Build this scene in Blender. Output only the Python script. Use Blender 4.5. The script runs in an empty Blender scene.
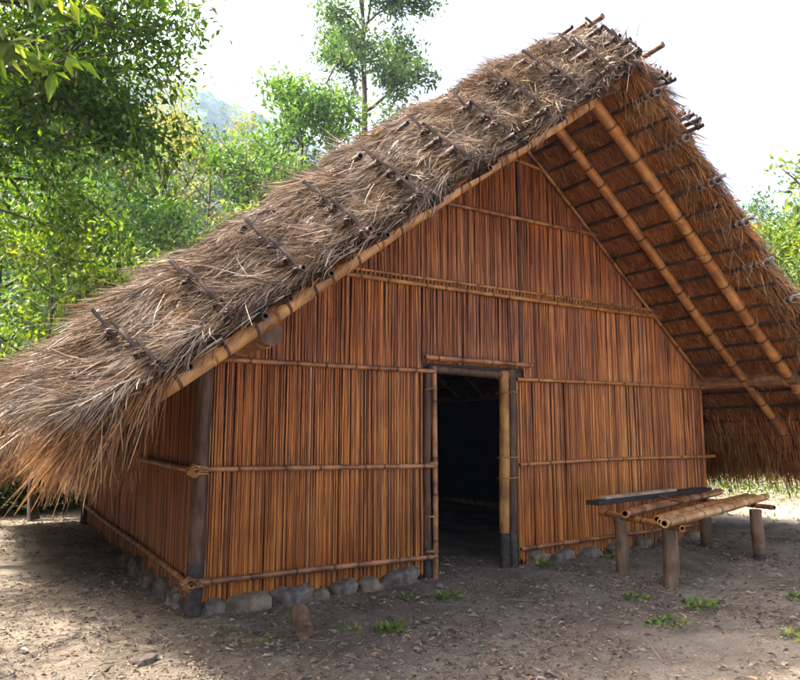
import bpy, math, random
import numpy as np
from mathutils import Vector
rng = np.random.default_rng(7); random.seed(7)
S = bpy.context.scene; COL = S.collection
PI = math.pi

# ------------------------------------------------------------------ helpers
def norm(v):
    v = np.asarray(v, float); return v / (np.linalg.norm(v, axis=-1, keepdims=True) + 1e-9)
def vnoise(p, seed=0):
    """value noise, p (N,3) -> (N,) in -1..1"""
    p = np.asarray(p, float); i = np.floor(p).astype(np.int64); f = p - i; f = f * f * (3 - 2 * f); r = 0
    for dx in (0, 1):
        for dy in (0, 1):
            for dz in (0, 1):
                h = (i[:, 0] + dx) * 374761393 + (i[:, 1] + dy) * 668265263 + (i[:, 2] + dz) * 2147483647 + seed * 974711
                h = (h ^ (h >> 13)) * 1274126177; h = (h ^ (h >> 16)) & 0xffff
                w = (f[:, 0] if dx else 1 - f[:, 0]) * (f[:, 1] if dy else 1 - f[:, 1]) * (f[:, 2] if dz else 1 - f[:, 2])
                r = r + w * (h / 32767.5 - 1)
    return r
def fbm(p, oct=3, seed=0):
    r = 0; a = 1; p = np.asarray(p, float)
    for k in range(oct): r = r + a * vnoise(p * 2 ** k, seed + k); a *= .5
    return r
def gz(x, y):
    x = np.asarray(x, float); y = np.asarray(y, float)
    P = np.stack([x, y, 0 * x], -1).reshape(-1, 3)
    n = (fbm(P * .9, 3, 3) * .018).reshape(x.shape)
    return np.clip(.014 * x, -.02, .12) + n + .10 * np.clip(x - 9.5, 0, 14)

def obj(name, me, parent=None, label=None, cat=None, group=None, kind=None, loc=None):
    o = bpy.data.objects.new(name, me); COL.objects.link(o)
    if parent: o.parent = parent
    if label: o['label'] = label
    if cat: o['category'] = cat
    if group: o['group'] = group
    if kind: o['kind'] = kind
    if loc is not None: o.location = loc
    return o
def empty(name, loc, label, cat, group=None):
    o = obj(name, None, None, label, cat, group); o.location = loc; return o

class MB:
    def __init__(s): s.V = []; s.F = {}; s.n = 0; s.M = {}
    def add(s, V, F, mi=0):
        V = np.asarray(V, float); F = np.asarray(F, np.int64)
        if len(F) == 0: return
        s.V.append(V); k = F.shape[1]; s.F.setdefault(k, []).append(F + s.n)
        s.M.setdefault(k, []).append(np.full(len(F), mi) if np.isscalar(mi) else np.asarray(mi)); s.n += len(V)
    def tube(s, pts, rad, n=10, mi=0, cap=True, jit=0, capmi=None, hollow=False):
        P = np.asarray(pts, float); k = len(P); rad = np.broadcast_to(np.asarray(rad, float), (k,))
        T = norm(np.gradient(P, axis=0)); ref = np.array([0, 0, 1.]) if abs(T[0, 2]) < .9 else np.array([1., 0, 0])
        A = norm(np.cross(T, ref)); B = np.cross(T, A); an = np.arange(n) * 2 * PI / n
        rr = rad[:, None] * (1 + jit * rng.uniform(-1, 1, (k, n)))
        V = P[:, None] + rr[..., None] * (np.cos(an)[None, :, None] * A[:, None] + np.sin(an)[None, :, None] * B[:, None])
        V = V.reshape(-1, 3); i = np.arange(k - 1)[:, None] * n; j = np.arange(n)[None]; j2 = (j + 1) % n
        F = np.stack([i + j, i + j2, i + n + j2, i + n + j], -1).reshape(-1, 4)
        if not np.isscalar(mi): mi = np.repeat(mi, n)
        s.add(V, F, mi)
        if cap:
            cm = (mi if np.isscalar(mi) else 0) if capmi is None else capmi
            for e, q in ((0, 1), (k - 1, -1)):
                ring = V[e * n:(e + 1) * n]; c = P[e]
                if hollow:
                    inner = c + (ring - c) * .62; deep = inner + T[e] * q * rad[e] * 2.2
                    VV = np.vstack([ring, inner, deep, [c + T[e] * q * rad[e] * 2.2]]); a = np.arange(n); b = (a + 1) % n
                    s.add(VV, np.vstack([np.stack([a, b, b + n, a + n], -1)]), 0)
                    s.add(VV, np.vstack([np.stack([a + n, b + n, b + 2 * n, a + 2 * n], -1)]), cm)
                    s.add(VV, np.stack([a + 2 * n, b + 2 * n, 0 * a + 3 * n], -1), cm)
                else:
                    a = np.arange(n); b = (a + 1) % n
                    s.add(np.vstack([ring, [c]]), np.stack([a, b, 0 * a + n], -1), cm)
    def box(s, c, d, rz=0, mi=0, bev=0):
        x, y, z = np.asarray(d) / 2; V = np.array([[i * x, j * y, k * z] for i in (-1, 1) for j in (-1, 1) for k in (-1, 1)], float)
        V += rng.uniform(-bev, bev, V.shape); c_, s_ = math.cos(rz), math.sin(rz)
        V = np.stack([V[:, 0] * c_ - V[:, 1] * s_, V[:, 0] * s_ + V[:, 1] * c_, V[:, 2]], -1) + c
        s.add(V, [[0, 1, 3, 2], [4, 6, 7, 5], [0, 4, 5, 1], [2, 3, 7, 6], [0, 2, 6, 4], [1, 5, 7, 3]], mi)
    def build(s, name, mats, parent=None, smooth=True, org=None, **kw):
        me = bpy.data.meshes.new(name)
        V = np.vstack(s.V) if s.V else np.zeros((0, 3))
        if org is not None: V = V - np.asarray(org)
        me.vertices.add(len(V)); me.vertices.foreach_set('co', V.astype(np.float32).ravel())
        fl = []; st = []; mi = []; off = 0
        for k in s.F:
            F = np.vstack(s.F[k]); fl.append(F.ravel()); st.append(off + np.arange(len(F)) * k); off += F.size; mi.append(np.concatenate(s.M[k]))
        fl = np.concatenate(fl); st = np.concatenate(st); mi = np.concatenate(mi)
        me.loops.add(len(fl)); me.loops.foreach_set('vertex_index', fl.astype(np.int32))
        me.polygons.add(len(st)); me.polygons.foreach_set('loop_start', st.astype(np.int32))
        me.polygons.foreach_set('material_index', mi.astype(np.int32))
        me.polygons.foreach_set('use_smooth', np.full(len(st), smooth))
        me.update(calc_edges=True); me.validate()
        for m in (mats if isinstance(mats, (list, tuple)) else [mats]): me.materials.append(m)
        o = obj(name, me, parent, **kw)
        if org is not None and not parent: o.location = org
        return o

# ------------------------------------------------------------------ materials
def mat(name):
    m = bpy.data.materials.new(name); m.use_nodes = True; nt = m.node_tree; nt.nodes.clear()
    out = nt.nodes.new('ShaderNodeOutputMaterial'); b = nt.nodes.new('ShaderNodeBsdfPrincipled')
    nt.links.new(b.outputs[0], out.inputs[0]); return m, nt, b, out
def N(nt, t, **kw):
    n = nt.nodes.new(t)
    for k, v in kw.items():
        if k in n.inputs: n.inputs[k].default_value = v
        else: setattr(n, k, v)
    return n
def ramp(nt, fac, cols):
    r = nt.nodes.new('ShaderNodeValToRGB'); e = r.color_ramp.elements
    while len(e) < len(cols): e.new(.5)
    for el, (p, c) in zip(e, cols): el.position = p; el.color = (*c, 1)
    nt.links.new(fac, r.inputs[0]); return r.outputs[0]
def mixc(nt, f, a, b, mode='MIX'):
    m = nt.nodes.new('ShaderNodeMix'); m.data_type = 'RGBA'; m.blend_type = mode
    for i, v in ((0, f), (6, a), (7, b)):
        if hasattr(v, 'links'): nt.links.new(v, m.inputs[i])
        else: m.inputs[i].default_value = v if i == 0 else (*v, 1)
    return m.outputs[2]
def coords(nt, scale, rot=(0, 0, 0)):
    tc = nt.nodes.new('ShaderNodeTexCoord'); mp = N(nt, 'ShaderNodeMapping'); mp.inputs['Scale'].default_value = scale; mp.inputs['Rotation'].default_value = rot
    nt.links.new(tc.outputs['Object'], mp.inputs[0]); return mp.outputs[0]
def noise(nt, vec, scale, detail=4, rough=.6):
    n = N(nt, 'ShaderNodeTexNoise'); n.inputs['Scale'].default_value = scale; n.inputs['Detail'].default_value = detail; n.inputs['Roughness'].default_value = rough
    nt.links.new(vec, n.inputs['Vector']); return n.outputs['Fac']
def bump(nt, b, h, d=.01, st=.6):
    n = N(nt, 'ShaderNodeBump'); n.inputs['Distance'].default_value = d; n.inputs['Strength'].default_value = st
    nt.links.new(h, n.inputs['Height']); nt.links.new(n.outputs[0], b.inputs['Normal'])

def island_mat(name, cols, nscale=(6, 6, 6), namt=.5, rough=.6, trans=0, transcol=None, dark=(.3, .25, .2), gloss=.3, big=None):
    """colour per loose piece from a ramp, varied along its length by noise"""
    m, nt, b, out = mat(name); g = N(nt, 'ShaderNodeNewGeometry'); c = ramp(nt, g.outputs['Random Per Island'], cols)
    v = coords(nt, nscale); f = noise(nt, v, 1, 4); fr = ramp(nt, f, [(.3, dark), (.62, (1, 1, 1))])
    c2 = mixc(nt, namt, c, fr, 'MULTIPLY')
    if big:
        f2 = noise(nt, coords(nt, (1, 1, 1)), big[0], 3); c2 = mixc(nt, ramp_f(nt, f2), c2, big[1], 'MULTIPLY')
    nt.links.new(c2, b.inputs['Base Color']); b.inputs['Roughness'].default_value = rough; b.inputs['Specular IOR Level'].default_value = gloss
    if trans:
        t = N(nt, 'ShaderNodeBsdfTranslucent'); nt.links.new(mixc(nt, 1, c2, transcol or (1, 1, 1), 'MULTIPLY'), t.inputs[0])
        mx = N(nt, 'ShaderNodeMixShader'); mx.inputs[0].default_value = trans
        nt.links.new(b.outputs[0], mx.inputs[1]); nt.links.new(t.outputs[0], mx.inputs[2]); nt.links.new(mx.outputs[0], out.inputs[0])
    return m
def ramp_f(nt, f):
    r = nt.nodes.new('ShaderNodeValToRGB'); e = r.color_ramp.elements; e[0].position = .42; e[1].position = .6
    nt.links.new(f, r.inputs[0]); return r.outputs[0]

def wood(name, base, dark, scale=(8, 8, 8), rough=.5, bd=.004, gloss=.4, lo=.35, hi=.65):
    m, nt, b, out = mat(name); v = coords(nt, scale); f = noise(nt, v, 1, 5, .65)
    c = ramp(nt, f, [(lo, dark), (hi, base)]); f2 = noise(nt, coords(nt, (1, 1, 1)), 5, 4)
    c = mixc(nt, .8, c, ramp(nt, f2, [(.35, (.42, .36, .3)), (.6, (1, 1, 1))]), 'MULTIPLY')
    nt.links.new(c, b.inputs['Base Color']); b.inputs['Roughness'].default_value = rough; b.inputs['Specular IOR Level'].default_value = gloss
    bump(nt, b, f, bd); return m
M = {}
# canes: reddish to orange reeds; a long grain in z
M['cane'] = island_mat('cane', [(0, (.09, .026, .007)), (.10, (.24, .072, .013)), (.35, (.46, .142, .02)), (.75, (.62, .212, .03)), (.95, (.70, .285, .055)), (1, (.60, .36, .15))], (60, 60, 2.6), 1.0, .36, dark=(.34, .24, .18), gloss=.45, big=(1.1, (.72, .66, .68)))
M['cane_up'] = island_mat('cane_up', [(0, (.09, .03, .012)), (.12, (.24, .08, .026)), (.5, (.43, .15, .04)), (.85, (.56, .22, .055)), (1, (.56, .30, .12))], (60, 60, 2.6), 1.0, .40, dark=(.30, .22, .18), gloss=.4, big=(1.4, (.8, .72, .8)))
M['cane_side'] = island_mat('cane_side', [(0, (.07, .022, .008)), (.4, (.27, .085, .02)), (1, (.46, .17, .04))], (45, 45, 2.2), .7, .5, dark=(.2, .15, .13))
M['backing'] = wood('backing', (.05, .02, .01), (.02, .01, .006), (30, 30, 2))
M['bamboo'] = wood('bamboo', (.50, .23, .065), (.30, .115, .03), (3, 3, 3), .35, .001, .5)
M['bamboo_node'] = wood('bamboo_node', (.14, .06, .025), (.08, .035, .015), (9, 9, 9), .5, .001)
M['bamboo_pale'] = wood('bamboo_pale', (.58, .34, .14), (.34, .16, .05), (3, 3, 3), .38, .001, .45)
M['bamboo_red'] = wood('bamboo_red', (.42, .19, .075), (.22, .085, .04), (5, 5, 5), .35, .001, .5)
M['pole_yellow'] = wood('pole_yellow', (.50, .25, .05), (.28, .12, .025), (14, 14, 3), .5, .003)
M['pole_dark'] = wood('pole_dark', (.15, .075, .04), (.045, .022, .012), (22, 22, 3), .6, .004)
M['pole_brown'] = wood('pole_brown', (.21, .125, .07), (.085, .05, .03), (24, 24, 3), .6, .004)
M['log_brown'] = wood('log_brown', (.36, .18, .07), (.13, .06, .028), (24, 3, 24), .6, .004)
M['purlin'] = wood('purlin', (.085, .05, .032), (.025, .016, .011), (10, 10, 10), .6, .003)
M['tar'] = wood('tar', (.075, .058, .045), (.03, .023, .018), (20, 20, 20), .7, .003)
M['hole'] = wood('hole', (.008, .006, .005), (.004, .003, .003))
M['log_end'] = wood('log_end', (.26, .14, .085), (.13, .07, .045), (30, 30, 30), .8)
M['plank_dark'] = wood('plank_dark', (.05, .04, .038), (.02, .016, .015), (3, 40, 40), .6)
M['plank_light'] = wood('plank_light', (.50, .38, .25), (.36, .26, .17), (3, 40, 40), .6)
M['lash'] = wood('lash', (.50, .26, .08), (.28, .12, .04), (40, 40, 40), .6, .001)
M['lash_grey'] = wood('lash_grey', (.42, .38, .35), (.16, .13, .12), (40, 40, 40), .6, .002)
GREY = [(0, (.04, .027, .018)), (.25, (.12, .085, .058)), (.55, (.30, .235, .175)), (.82, (.45, .37, .29)), (1, (.62, .54, .46))]
TAN = [(0, (.07, .028, .010)), (.25, (.20, .095, .032)), (.6, (.37, .20, .072)), (.85, (.45, .26, .115)), (1, (.60, .43, .27))]
RUST = [(0, (.12, .04, .012)), (.3, (.34, .12, .028)), (.65, (.54, .21, .05)), (1, (.66, .33, .10))]
M['straw_grey'] = island_mat('straw_grey', GREY, (9, 9, 9), .6, .6, .15, (1, .9, .8), big=(2.2, (.72, .62, .5)))
M['straw_tan'] = island_mat('straw_tan', TAN, (9, 9, 9), .55, .5, .2, (1, .85, .6), gloss=.3, big=(1.8, (.75, .6, .45)))
M['straw_rust'] = island_mat('straw_rust', RUST, (9, 9, 9), .6, .6, .2, (1, .8, .5), big=(2.6, (.7, .6, .52)))
M['thatch_core'] = wood('thatch_core', (.10, .06, .038), (.035, .02, .013), (30, 6, 30), .9, .02, .1)
M['thatch_under'] = wood('thatch_under', (.42, .165, .05), (.18, .065, .02), (8, 45, 8), .9, .02, .1)
M['stone'] = wood('stone', (.21, .165, .125), (.085, .064, .05), (9, 9, 9), .85, .02, .3)
M['stone_tan'] = wood('stone_tan', (.26, .19, .12), (.12, .09, .06), (7, 7, 7), .9, .02, .3)
M['litter'] = island_mat('litter', [(0, (.06, .042, .03)), (.35, (.15, .115, .085)), (.65, (.24, .185, .13)), (.88, (.31, .24, .17)), (.95, (.33, .17, .08)), (1, (.40, .33, .25))], (40, 40, 40), .4, .7, .1)
M['pebble'] = island_mat('pebble', [(0, (.09, .075, .06)), (.7, (.18, .155, .125)), (1, (.28, .25, .21))], (30, 30, 30), .4, .8)
def leafmat(name, cols, tr=.4, tc=(1.3, 1.5, .5), rough=.5, gloss=.2):
    return island_mat(name, cols, (1.1, 1.1, 1.1), .5, rough, tr, tc, dark=(.5, .55, .5), gloss=gloss)
M['leaf_dark'] = leafmat('leaf_dark', [(0, (.014, .04, .009)), (.5, (.045, .092, .013)), (1, (.11, .165, .024))], .5, (2.2, 2.2, .35), .45, .25)
M['leaf_bright'] = leafmat('leaf_bright', [(0, (.03, .07, .015)), (.5, (.08, .14, .022)), (1, (.19, .25, .04))], .45, (1.6, 1.4, .4))
M['leaf_mid'] = leafmat('leaf_mid', [(0, (.035, .085, .02)), (.5, (.065, .14, .03)), (1, (.12, .19, .045))], .4, (1.4, 1.4, .5))
M['leaf_olive'] = leafmat('leaf_olive', [(0, (.10, .12, .03)), (.5, (.18, .19, .05)), (1, (.30, .27, .08))], .45, (1.3, 1.2, .6))
M['leaf_pale'] = leafmat('leaf_pale', [(0, (.04, .075, .035)), (.5, (.075, .125, .05)), (1, (.13, .18, .075))], .35)
M['weed'] = leafmat('weed', [(0, (.05, .10, .02)), (.5, (.10, .17, .03)), (.85, (.19, .24, .05)), (1, (.30, .26, .08))], .3)
M['forest'] = leafmat('forest', [(0, (.03, .065, .02)), (.5, (.055, .11, .03)), (1, (.10, .15, .04))], .3)
M['bark'] = wood('bark', (.15, .115, .085), (.06, .045, .035), (12, 12, 3), .85, .02, .2)
M['bark_pale'] = wood('bark_pale', (.24, .20, .16), (.11, .09, .07), (12, 12, 3), .85, .02, .2)
# ground
m, nt, b, out = mat('soil'); v = coords(nt, (1, 1, 1))
c = ramp(nt, noise(nt, v, 1.3, 6, .7), [(.35, (.13, .105, .08)), (.5, (.21, .175, .135)), (.66, (.285, .245, .195))])
c = mixc(nt, .6, c, ramp(nt, noise(nt, v, 60, 5, .7), [(.35, (.4, .38, .36)), (.62, (1.15, 1.12, 1.1))]), 'MULTIPLY')
c = mixc(nt, .5, c, ramp(nt, noise(nt, v, .6, 4), [(.4, (1, 1, 1)), (.6, (.72, .70, .62))]), 'MULTIPLY')
nt.links.new(c, b.inputs['Base Color']); b.inputs['Roughness'].default_value = .95; b.inputs['Specular IOR Level'].default_value = .15
bump(nt, b, noise(nt, v, 35, 8, .75), .03, .9); M['soil'] = m
m, nt, b, out = mat('hill_green'); v = coords(nt, (1, 1, 1))
c = ramp(nt, noise(nt, v, .12, 8, .75), [(.35, (.012, .035, .012)), (.5, (.035, .08, .025)), (.66, (.075, .12, .035))])
nt.links.new(c, b.inputs['Base Color']); b.inputs['Roughness'].default_value = .9; bump(nt, b, noise(nt, v, .16, 8, .7), 6, 1); M['hill'] = m

# ------------------------------------------------------------------ shape makers
def bamboo_pts(p0, p1, r, seg=.3, bend=.006, sag=0, n=10):
    p0 = np.array(p0, float); p1 = np.array(p1, float); L = np.linalg.norm(p1 - p0); T = (p1 - p0) / L
    s = [0]; rr = [r]; mi = []; x = random.uniform(.05, seg)
    while x < L - .03:
        s += [x - .013, x - .004, x + .004, x + .013]; nb_ = random.uniform(1.03, 1.10); rr += [r, r * nb_, r * nb_, r]; mi += [0, 1, 1, 1]; x += seg * random.uniform(.6, 1.4)
    s += [L]; rr += [r * .97]; mi += [0]; s = np.array(s)
    A = norm(np.cross(T, [0.3, .2, 1])); B = np.cross(T, A); ph = random.uniform(0, 6)
    P = p0 + s[:, None] * T + bend * (np.sin(s * 1.7 + ph)[:, None] * A + np.cos(s * 1.3 + ph)[:, None] * B)
    P[:, 2] -= sag * np.sin(s / L * PI)
    return P, np.array(rr), mi[:len(s) - 1]
def bamboo(name, p0, p1, r, parent, mats=('bamboo', 'bamboo_node'), seg=.3, bend=.006, sag=0, n=10, **kw):
    mb = MB(); P, R, mi = bamboo_pts(p0, p1, r, seg, bend, sag)
    mb.tube(P, R, n, np.array(mi), capmi=2, hollow=True)
    return mb.build(name, [M[mats[0]], M[mats[1]], M['hole']], parent, **kw)
def post(name, p0, p1, r, parent, m='pole_dark', base=None, n=14, bend=.008, endm=None, **kw):
    mb = MB(); p0 = np.array(p0, float); p1 = np.array(p1, float); k = 14; s = np.linspace(0, 1, k)
    P = p0 + s[:, None] * (p1 - p0); P += bend * np.stack([np.sin(s * 5 + p0[0]), np.cos(s * 4 + p0[1]), 0 * s], -1)
    mi = np.zeros(k - 1, int)
    if base:
        L = np.linalg.norm(p1 - p0); mi[(s[:-1] * L) < base] = 1
    mb.tube(P, r * (1 + .04 * np.sin(s * 9 + p0[0] * 3)), n, mi, jit=.035, capmi=2)
    return mb.build(name, [M[m], M['tar'], M[endm or 'log_end']], parent, **kw)
def ring(mb, c, axis, r, w=.007, turns=2, mi=0):
    """a cord wound round a pole"""
    T = norm(np.array(axis, float)); A = norm(np.cross(T, [.31, .2, .9])); B = np.cross(T, A); t = np.linspace(0, 2 * PI * turns, 12 * turns + 1)
    P = np.array(c) + r * (np.cos(t)[:, None] * A + np.sin(t)[:, None] * B) + ((t / t[-1] - .5) * w * 2.2 * turns)[:, None] * T
    P += rng.normal(0, r * .03, P.shape); mb.tube(P, w, 5, mi)
def lash(name, pts, axis, r, parent, w=.006, m='lash', turns=3):
    for c in pts: mb = MB(); ring(mb, c, axis, r, w, turns); mb.build(name, M[m], parent)
def strands(mb, P, D, L, w, Nn, droop=.3, curl=.12, mi=0, segs=3):
    """ribbon straws: P root, D direction, Nn side-on normal"""
    n = len(P); D = norm(D); L = np.broadcast_to(L, (n,)); w = np.broadcast_to(w, (n,))
    W = norm(np.cross(D, norm(Nn + rng.normal(0, .45, (n, 3))))); cv = rng.normal(0, curl, (n, 3)); t = np.linspace(0, 1, segs + 1); V = np.zeros((n, segs + 1, 2, 3))
    for i, u in enumerate(t):
        c = P + D * (L * u)[:, None] + cv * (L * u * u)[:, None]; c[:, 2] -= droop * L * u * u
        hw = w * .5 * (1 - .75 * u ** 2)
        V[:, i, 0] = c + W * hw[:, None]; V[:, i, 1] = c - W * hw[:, None]
    base = (np.arange(n) * (segs + 1) * 2)[:, None]; i = (np.arange(segs) * 2)[None]
    F = np.stack([base + i, base + i + 1, base + i + 3, base + i + 2], -1).reshape(-1, 4)
    mb.add(V.reshape(-1, 3), F, mi)
def leaves(mb, P, D, size, mi=0, asp=.45, fold=.25, up=None):
    """folded pointed leaves, 4 outline points + midrib"""
    n = len(P); D = norm(D); U = norm(rng.normal(0, .6, (n, 3)) + (np.array([0, 0, 1.]) if up is None else up)); W = norm(np.cross(D, U)); Nn = np.cross(W, D)
    s = np.broadcast_to(size, (n,))[:, None]
    V = np.stack([P, P + D * s * .4 + W * s * asp * .5 + Nn * s * fold * .4, P + D * s - Nn * s * .12, P + D * s * .4 - W * s * asp * .5 + Nn * s * fold * .4, P + D * s * .45], 1)
    b = (np.arange(n) * 5)[:, None]
    F = np.concatenate([b + np.array([[0, 4, 1]]), b + np.array([[4, 2, 1]]), b + np.array([[0, 3, 4]]), b + np.array([[4, 3, 2]])], 0)
    mb.add(V.reshape(-1, 3), F, mi)

# ------------------------------------------------------------------ the hut
ZR, SL, SR, XR = 4.80, .75, .84, 3.45     # ridge underside height, slopes, ridge x
hut = empty('thatched_hut', (0, 0, 0), 'large thatched hut with reddish cane walls and a dark open doorway', 'hut')
def under(side, a): return ZR - (SL if side < 0 else SR) * a
def X(side, a): return XR + side * a
sm = lambda t: np.clip(t, 0, 1) ** 2 * (3 - 2 * np.clip(t, 0, 1))
Y0, Y1 = -1.75, 7.4
def section(side, y, K=60):
    """outer profile (a,z) from ridge to eave tip, and the under profile back up"""
    sl = SL if side < 0 else SR; cs = 1 / math.sqrt(1 + sl * sl)
    f0 = .10; ff = f0 + (1 - f0) * math.sin(PI / 2 * min(1, max(0, (y - Y0) / .62))); fb = .1 + .9 * math.sin(PI / 2 * min(1, max(0, (Y1 - y) / .5)))
    T = (.55 + (.06 if side < 0 else .05) * float(sm((y + .8) / 3))) * ff * fb
    if side < 0:
        ae = 4.42 + .72 * float(sm((y + 1.75) / 5.5)); ash = ae - .80; zt = 1.40
    else:
        ae = 4.42 + .3 * float(sm((y + 1.75) / 3)); ash = ae - .6; zt = 1.12
    zsh = ZR - sl * ash + T / cs; zu = ZR - sl * (ae - .1); zt = min(zt, zu + .1)
    a = np.linspace(0, ash, K); z = ZR - sl * a + T / cs - .16 * np.exp(-(a / .33) ** 2) * ff
    if side < 0: z -= .075 * np.maximum(0, a - 2.0) ** 1.2 * (T / .6); zsh = z[-1]
    q = np.linspace(0, 1, 14)[1:]; B1 = (ae - .06, zsh - sl * (ae - .06 - ash))
    za = (1 - q) ** 2 * ash + 2 * q * (1 - q) * B1[0] + q * q * ae; zz = (1 - q) ** 2 * zsh + 2 * q * (1 - q) * B1[1] + q * q * zt
    return np.concatenate([a, za]), np.concatenate([z, zz]), ae, zt
def roof_core(side):
    mb = MB(); ys = np.concatenate([np.linspace(Y0, -1.0, 16), np.linspace(-.9, Y1 - .5, 46), np.linspace(Y1 - .4, Y1, 6)])
    R = []
    for y in ys:
        a, z, ae, zt = section(side, y); ua = np.linspace(ae - .06, 0, 30); uz = under(side, ua) + .01
        uz[:2] = np.maximum(uz[:2], zt - .02)
        # shingle steps on the underside: straw courses hang between the purlins
        uz -= .028 * ((ua / .21) % 1)
        A = np.concatenate([a, ua]); Z = np.concatenate([z, uz]); R.append(np.stack([X(side, A), 0 * A + y, Z], -1))
    R = np.array(R); n, k = R.shape[:2]; V = R.reshape(-1, 3).copy()
    ko = k - 30; idx = np.arange(len(V)) % k; outm = (idx < ko) & (idx > 0)
    nz = fbm(V * 2.3, 3, 11) * .045 + fbm(V * 9, 2, 5) * .018
    V[outm, 2] += nz[outm]; V[outm, 1] += (nz[outm] * .8) * (V[outm, 1] < -1)
    i = np.arange(n - 1)[:, None] * k; j = np.arange(k - 1)[None]
    F = np.stack([i + j, i + j + 1, i + k + j + 1, i + k + j], -1).reshape(-1, 4)
    mi = np.tile((np.arange(k - 1) >= ko - 1).astype(int), n - 1)
    mb.add(V, F, mi)
    return mb
def out_point(side, y, u):
    """position, downslope tangent, normal on outer surface for arrays y,u (u in 0..1 of the profile length)"""
    P = np.zeros((len(y), 3)); T = P.copy(); Nn = P.copy()
    yb = np.round(y / .05) * .05
    for yy in np.unique(yb):
        m = yb == yy; a, z, ae, zt = section(side, yy); d = np.hypot(np.diff(a), np.diff(z)); s = np.concatenate([[0], np.cumsum(d)]); q = u[m] * s[-1]
        A = np.interp(q, s, a); Z = np.interp(q, s, z); A2 = np.interp(q + .05, s, a); Z2 = np.interp(q + .05, s, z); A1 = np.interp(q - .05, s, a); Z1 = np.interp(q - .05, s, z)
        P[m] = np.stack([X(side, A), y[m], Z], -1); t = norm(np.stack([side * (A2 - A1), 0 * A, Z2 - Z1], -1)); T[m] = t
        Nn[m] = np.stack([-t[:, 2] * side, 0 * A, np.abs(t[:, 0])], -1)
    # verge: surface faces the front
    f = sm((-1.0 - y) / .7)[:, None]; Nn = norm(Nn * (1 - .65 * f) + np.array([0, -1, 0]) * f)
    return P, T, Nn
ROWS_L = [4.16, 3.76, 3.36, 2.96, 2.54, 2.13, 1.74, 1.36, .98, .60, .24]
for side in (-1, 1):
    Y0 = -1.75 if side < 0 else -1.64
    mb = roof_core(side)
    # outer straws ---------------------------------------------------
    def outer(n, ylo, yhi, ulo, uhi, Lr, w, lift, spread, fwd, mi, droop=.35, clump=True, curl=.12, off=.0):
        y = rng.uniform(ylo, yhi, n); u = rng.uniform(ulo, uhi, n)
        P, T, Nn = out_point(side, y, u); P = P + Nn * (off + rng.uniform(-.02, .03, (n, 1)))
        cl = fbm(P * 3.1, 2, 21); cl2 = fbm(P * 3.1, 2, 35)
        D = T + Nn * (lift + rng.normal(0, .08, (n, 1))) + rng.normal(0, spread, (n, 3)) + np.stack([0 * y, cl * .2 + fwd, cl2 * .12 - (.7 if side < 0 else .1) * sm((u - .55) / .3)], -1)
        strands(mb, P, D, rng.uniform(*Lr, n), w * .72 * rng.uniform(.6, 1.4, n), Nn, droop, curl, mi)
    if side < 0:
        outer(60000, -1.2, 2.5, 0, 1, (.14, .32), .0085, .0, .07, -.05, 1, .25)
        outer(12000, 2.5, Y1, 0, 1, (.25, .5), .018, .05, .12, 0, 1, .25)
        outer(34000, -1.4, 3.0, .62, .98, (.2, .40), .0085, .03, .07, -.08, 2, .3)      # eave corner, tan straws with the sunlight's warmth put into the colour
        outer(6000, 3, Y1, .75, .98, (.25, .45), .014, .10, .12, 0, 2, .3)
    else:
        outer(9000, -1.2, 1, 0, 1, (.15, .3), .010, .02, .12, .05, 1)
        outer(7000, 1, Y1, 0, 1, (.25, .6), .02, .10, .12, 0, 1)
    # verge tufts between the rod rows --------------------------------
    sl = SL if side < 0 else SR; cs = 1 / math.sqrt(1 + sl * sl)
    rows = ROWS_L if side < 0 else [r - .0 for r in (4.2, 3.78, 3.37, 2.95, 2.53, 2.11, 1.69, 1.27, .85, .43, .12)]
    nt_ = 6800 if side < 0 else 3600
    for r in rows:
        y = rng.uniform(Y0 + .02, -1.0, nt_); a = r + rng.uniform(.03, .33, nt_)
        a = np.clip(a, .02, 4.4); Ls = np.array([section(side, q)[0:2] for q in (Y0, -1.4, -1.0)], dtype=object)
        # root positions on the verge face
        ff = .10 + .90 * np.sin(PI / 2 * np.clip((y - Y0) / .62, 0, 1)); T = .62 * ff * rng.uniform(.5 if side < 0 else .15, 1.0, nt_)
        z = ZR - sl * a + T / cs * cs + .0; z = ZR - sl * a + T * cs; x = X(side, a + T * sl * cs * 1.0)
        z = z + .045 - (.075 * np.maximum(0, a - 2.0) ** 1.2 * T / .62 if side < 0 else 0)
        P = np.stack([x, y - .02 - .05 * rng.random(nt_), z], -1)
        # keep inside the outer surface near the ridge
        P[:, 0] = np.where(side * (P[:, 0] - XR) < .02, XR + side * .02, P[:, 0])
        tdir = np.array([side * cs, 0, -sl * cs]); nn = np.array([side * sl * cs, 0, cs])
        cl = fbm(P * 5.0, 2, 3)[:, None]; f = rng.uniform(0, .35, (nt_, 1))
        D = tdir + nn * (cl * .45 + (.02 if side < 0 else -.04)) + np.array([0, -1, 0]) * (f * (side < 0) + (.12 if side < 0 else -.25) + .45 * fbm(P * 4, 2, 13)[:, None]) + rng.normal(0, .10, (nt_, 3))
        strands(mb, P, D, np.minimum(rng.uniform(.14, .36, nt_), (.47 - (a - r)) / .8 if side < 0 else 1), .0047 * rng.uniform(.6, 1.7, nt_), np.array([0, -1., 0]) + 0 * P, .12 if side < 0 else .08, .22, 1)
    # lip straws that close the bottom of the verge, and a ruff over the ridge front
    n = 5200; a = rng.uniform(.02, 4.3, n); y = rng.uniform(Y0 - .03, -1.25, n); T = rng.uniform(.0, .16, n)
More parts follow.
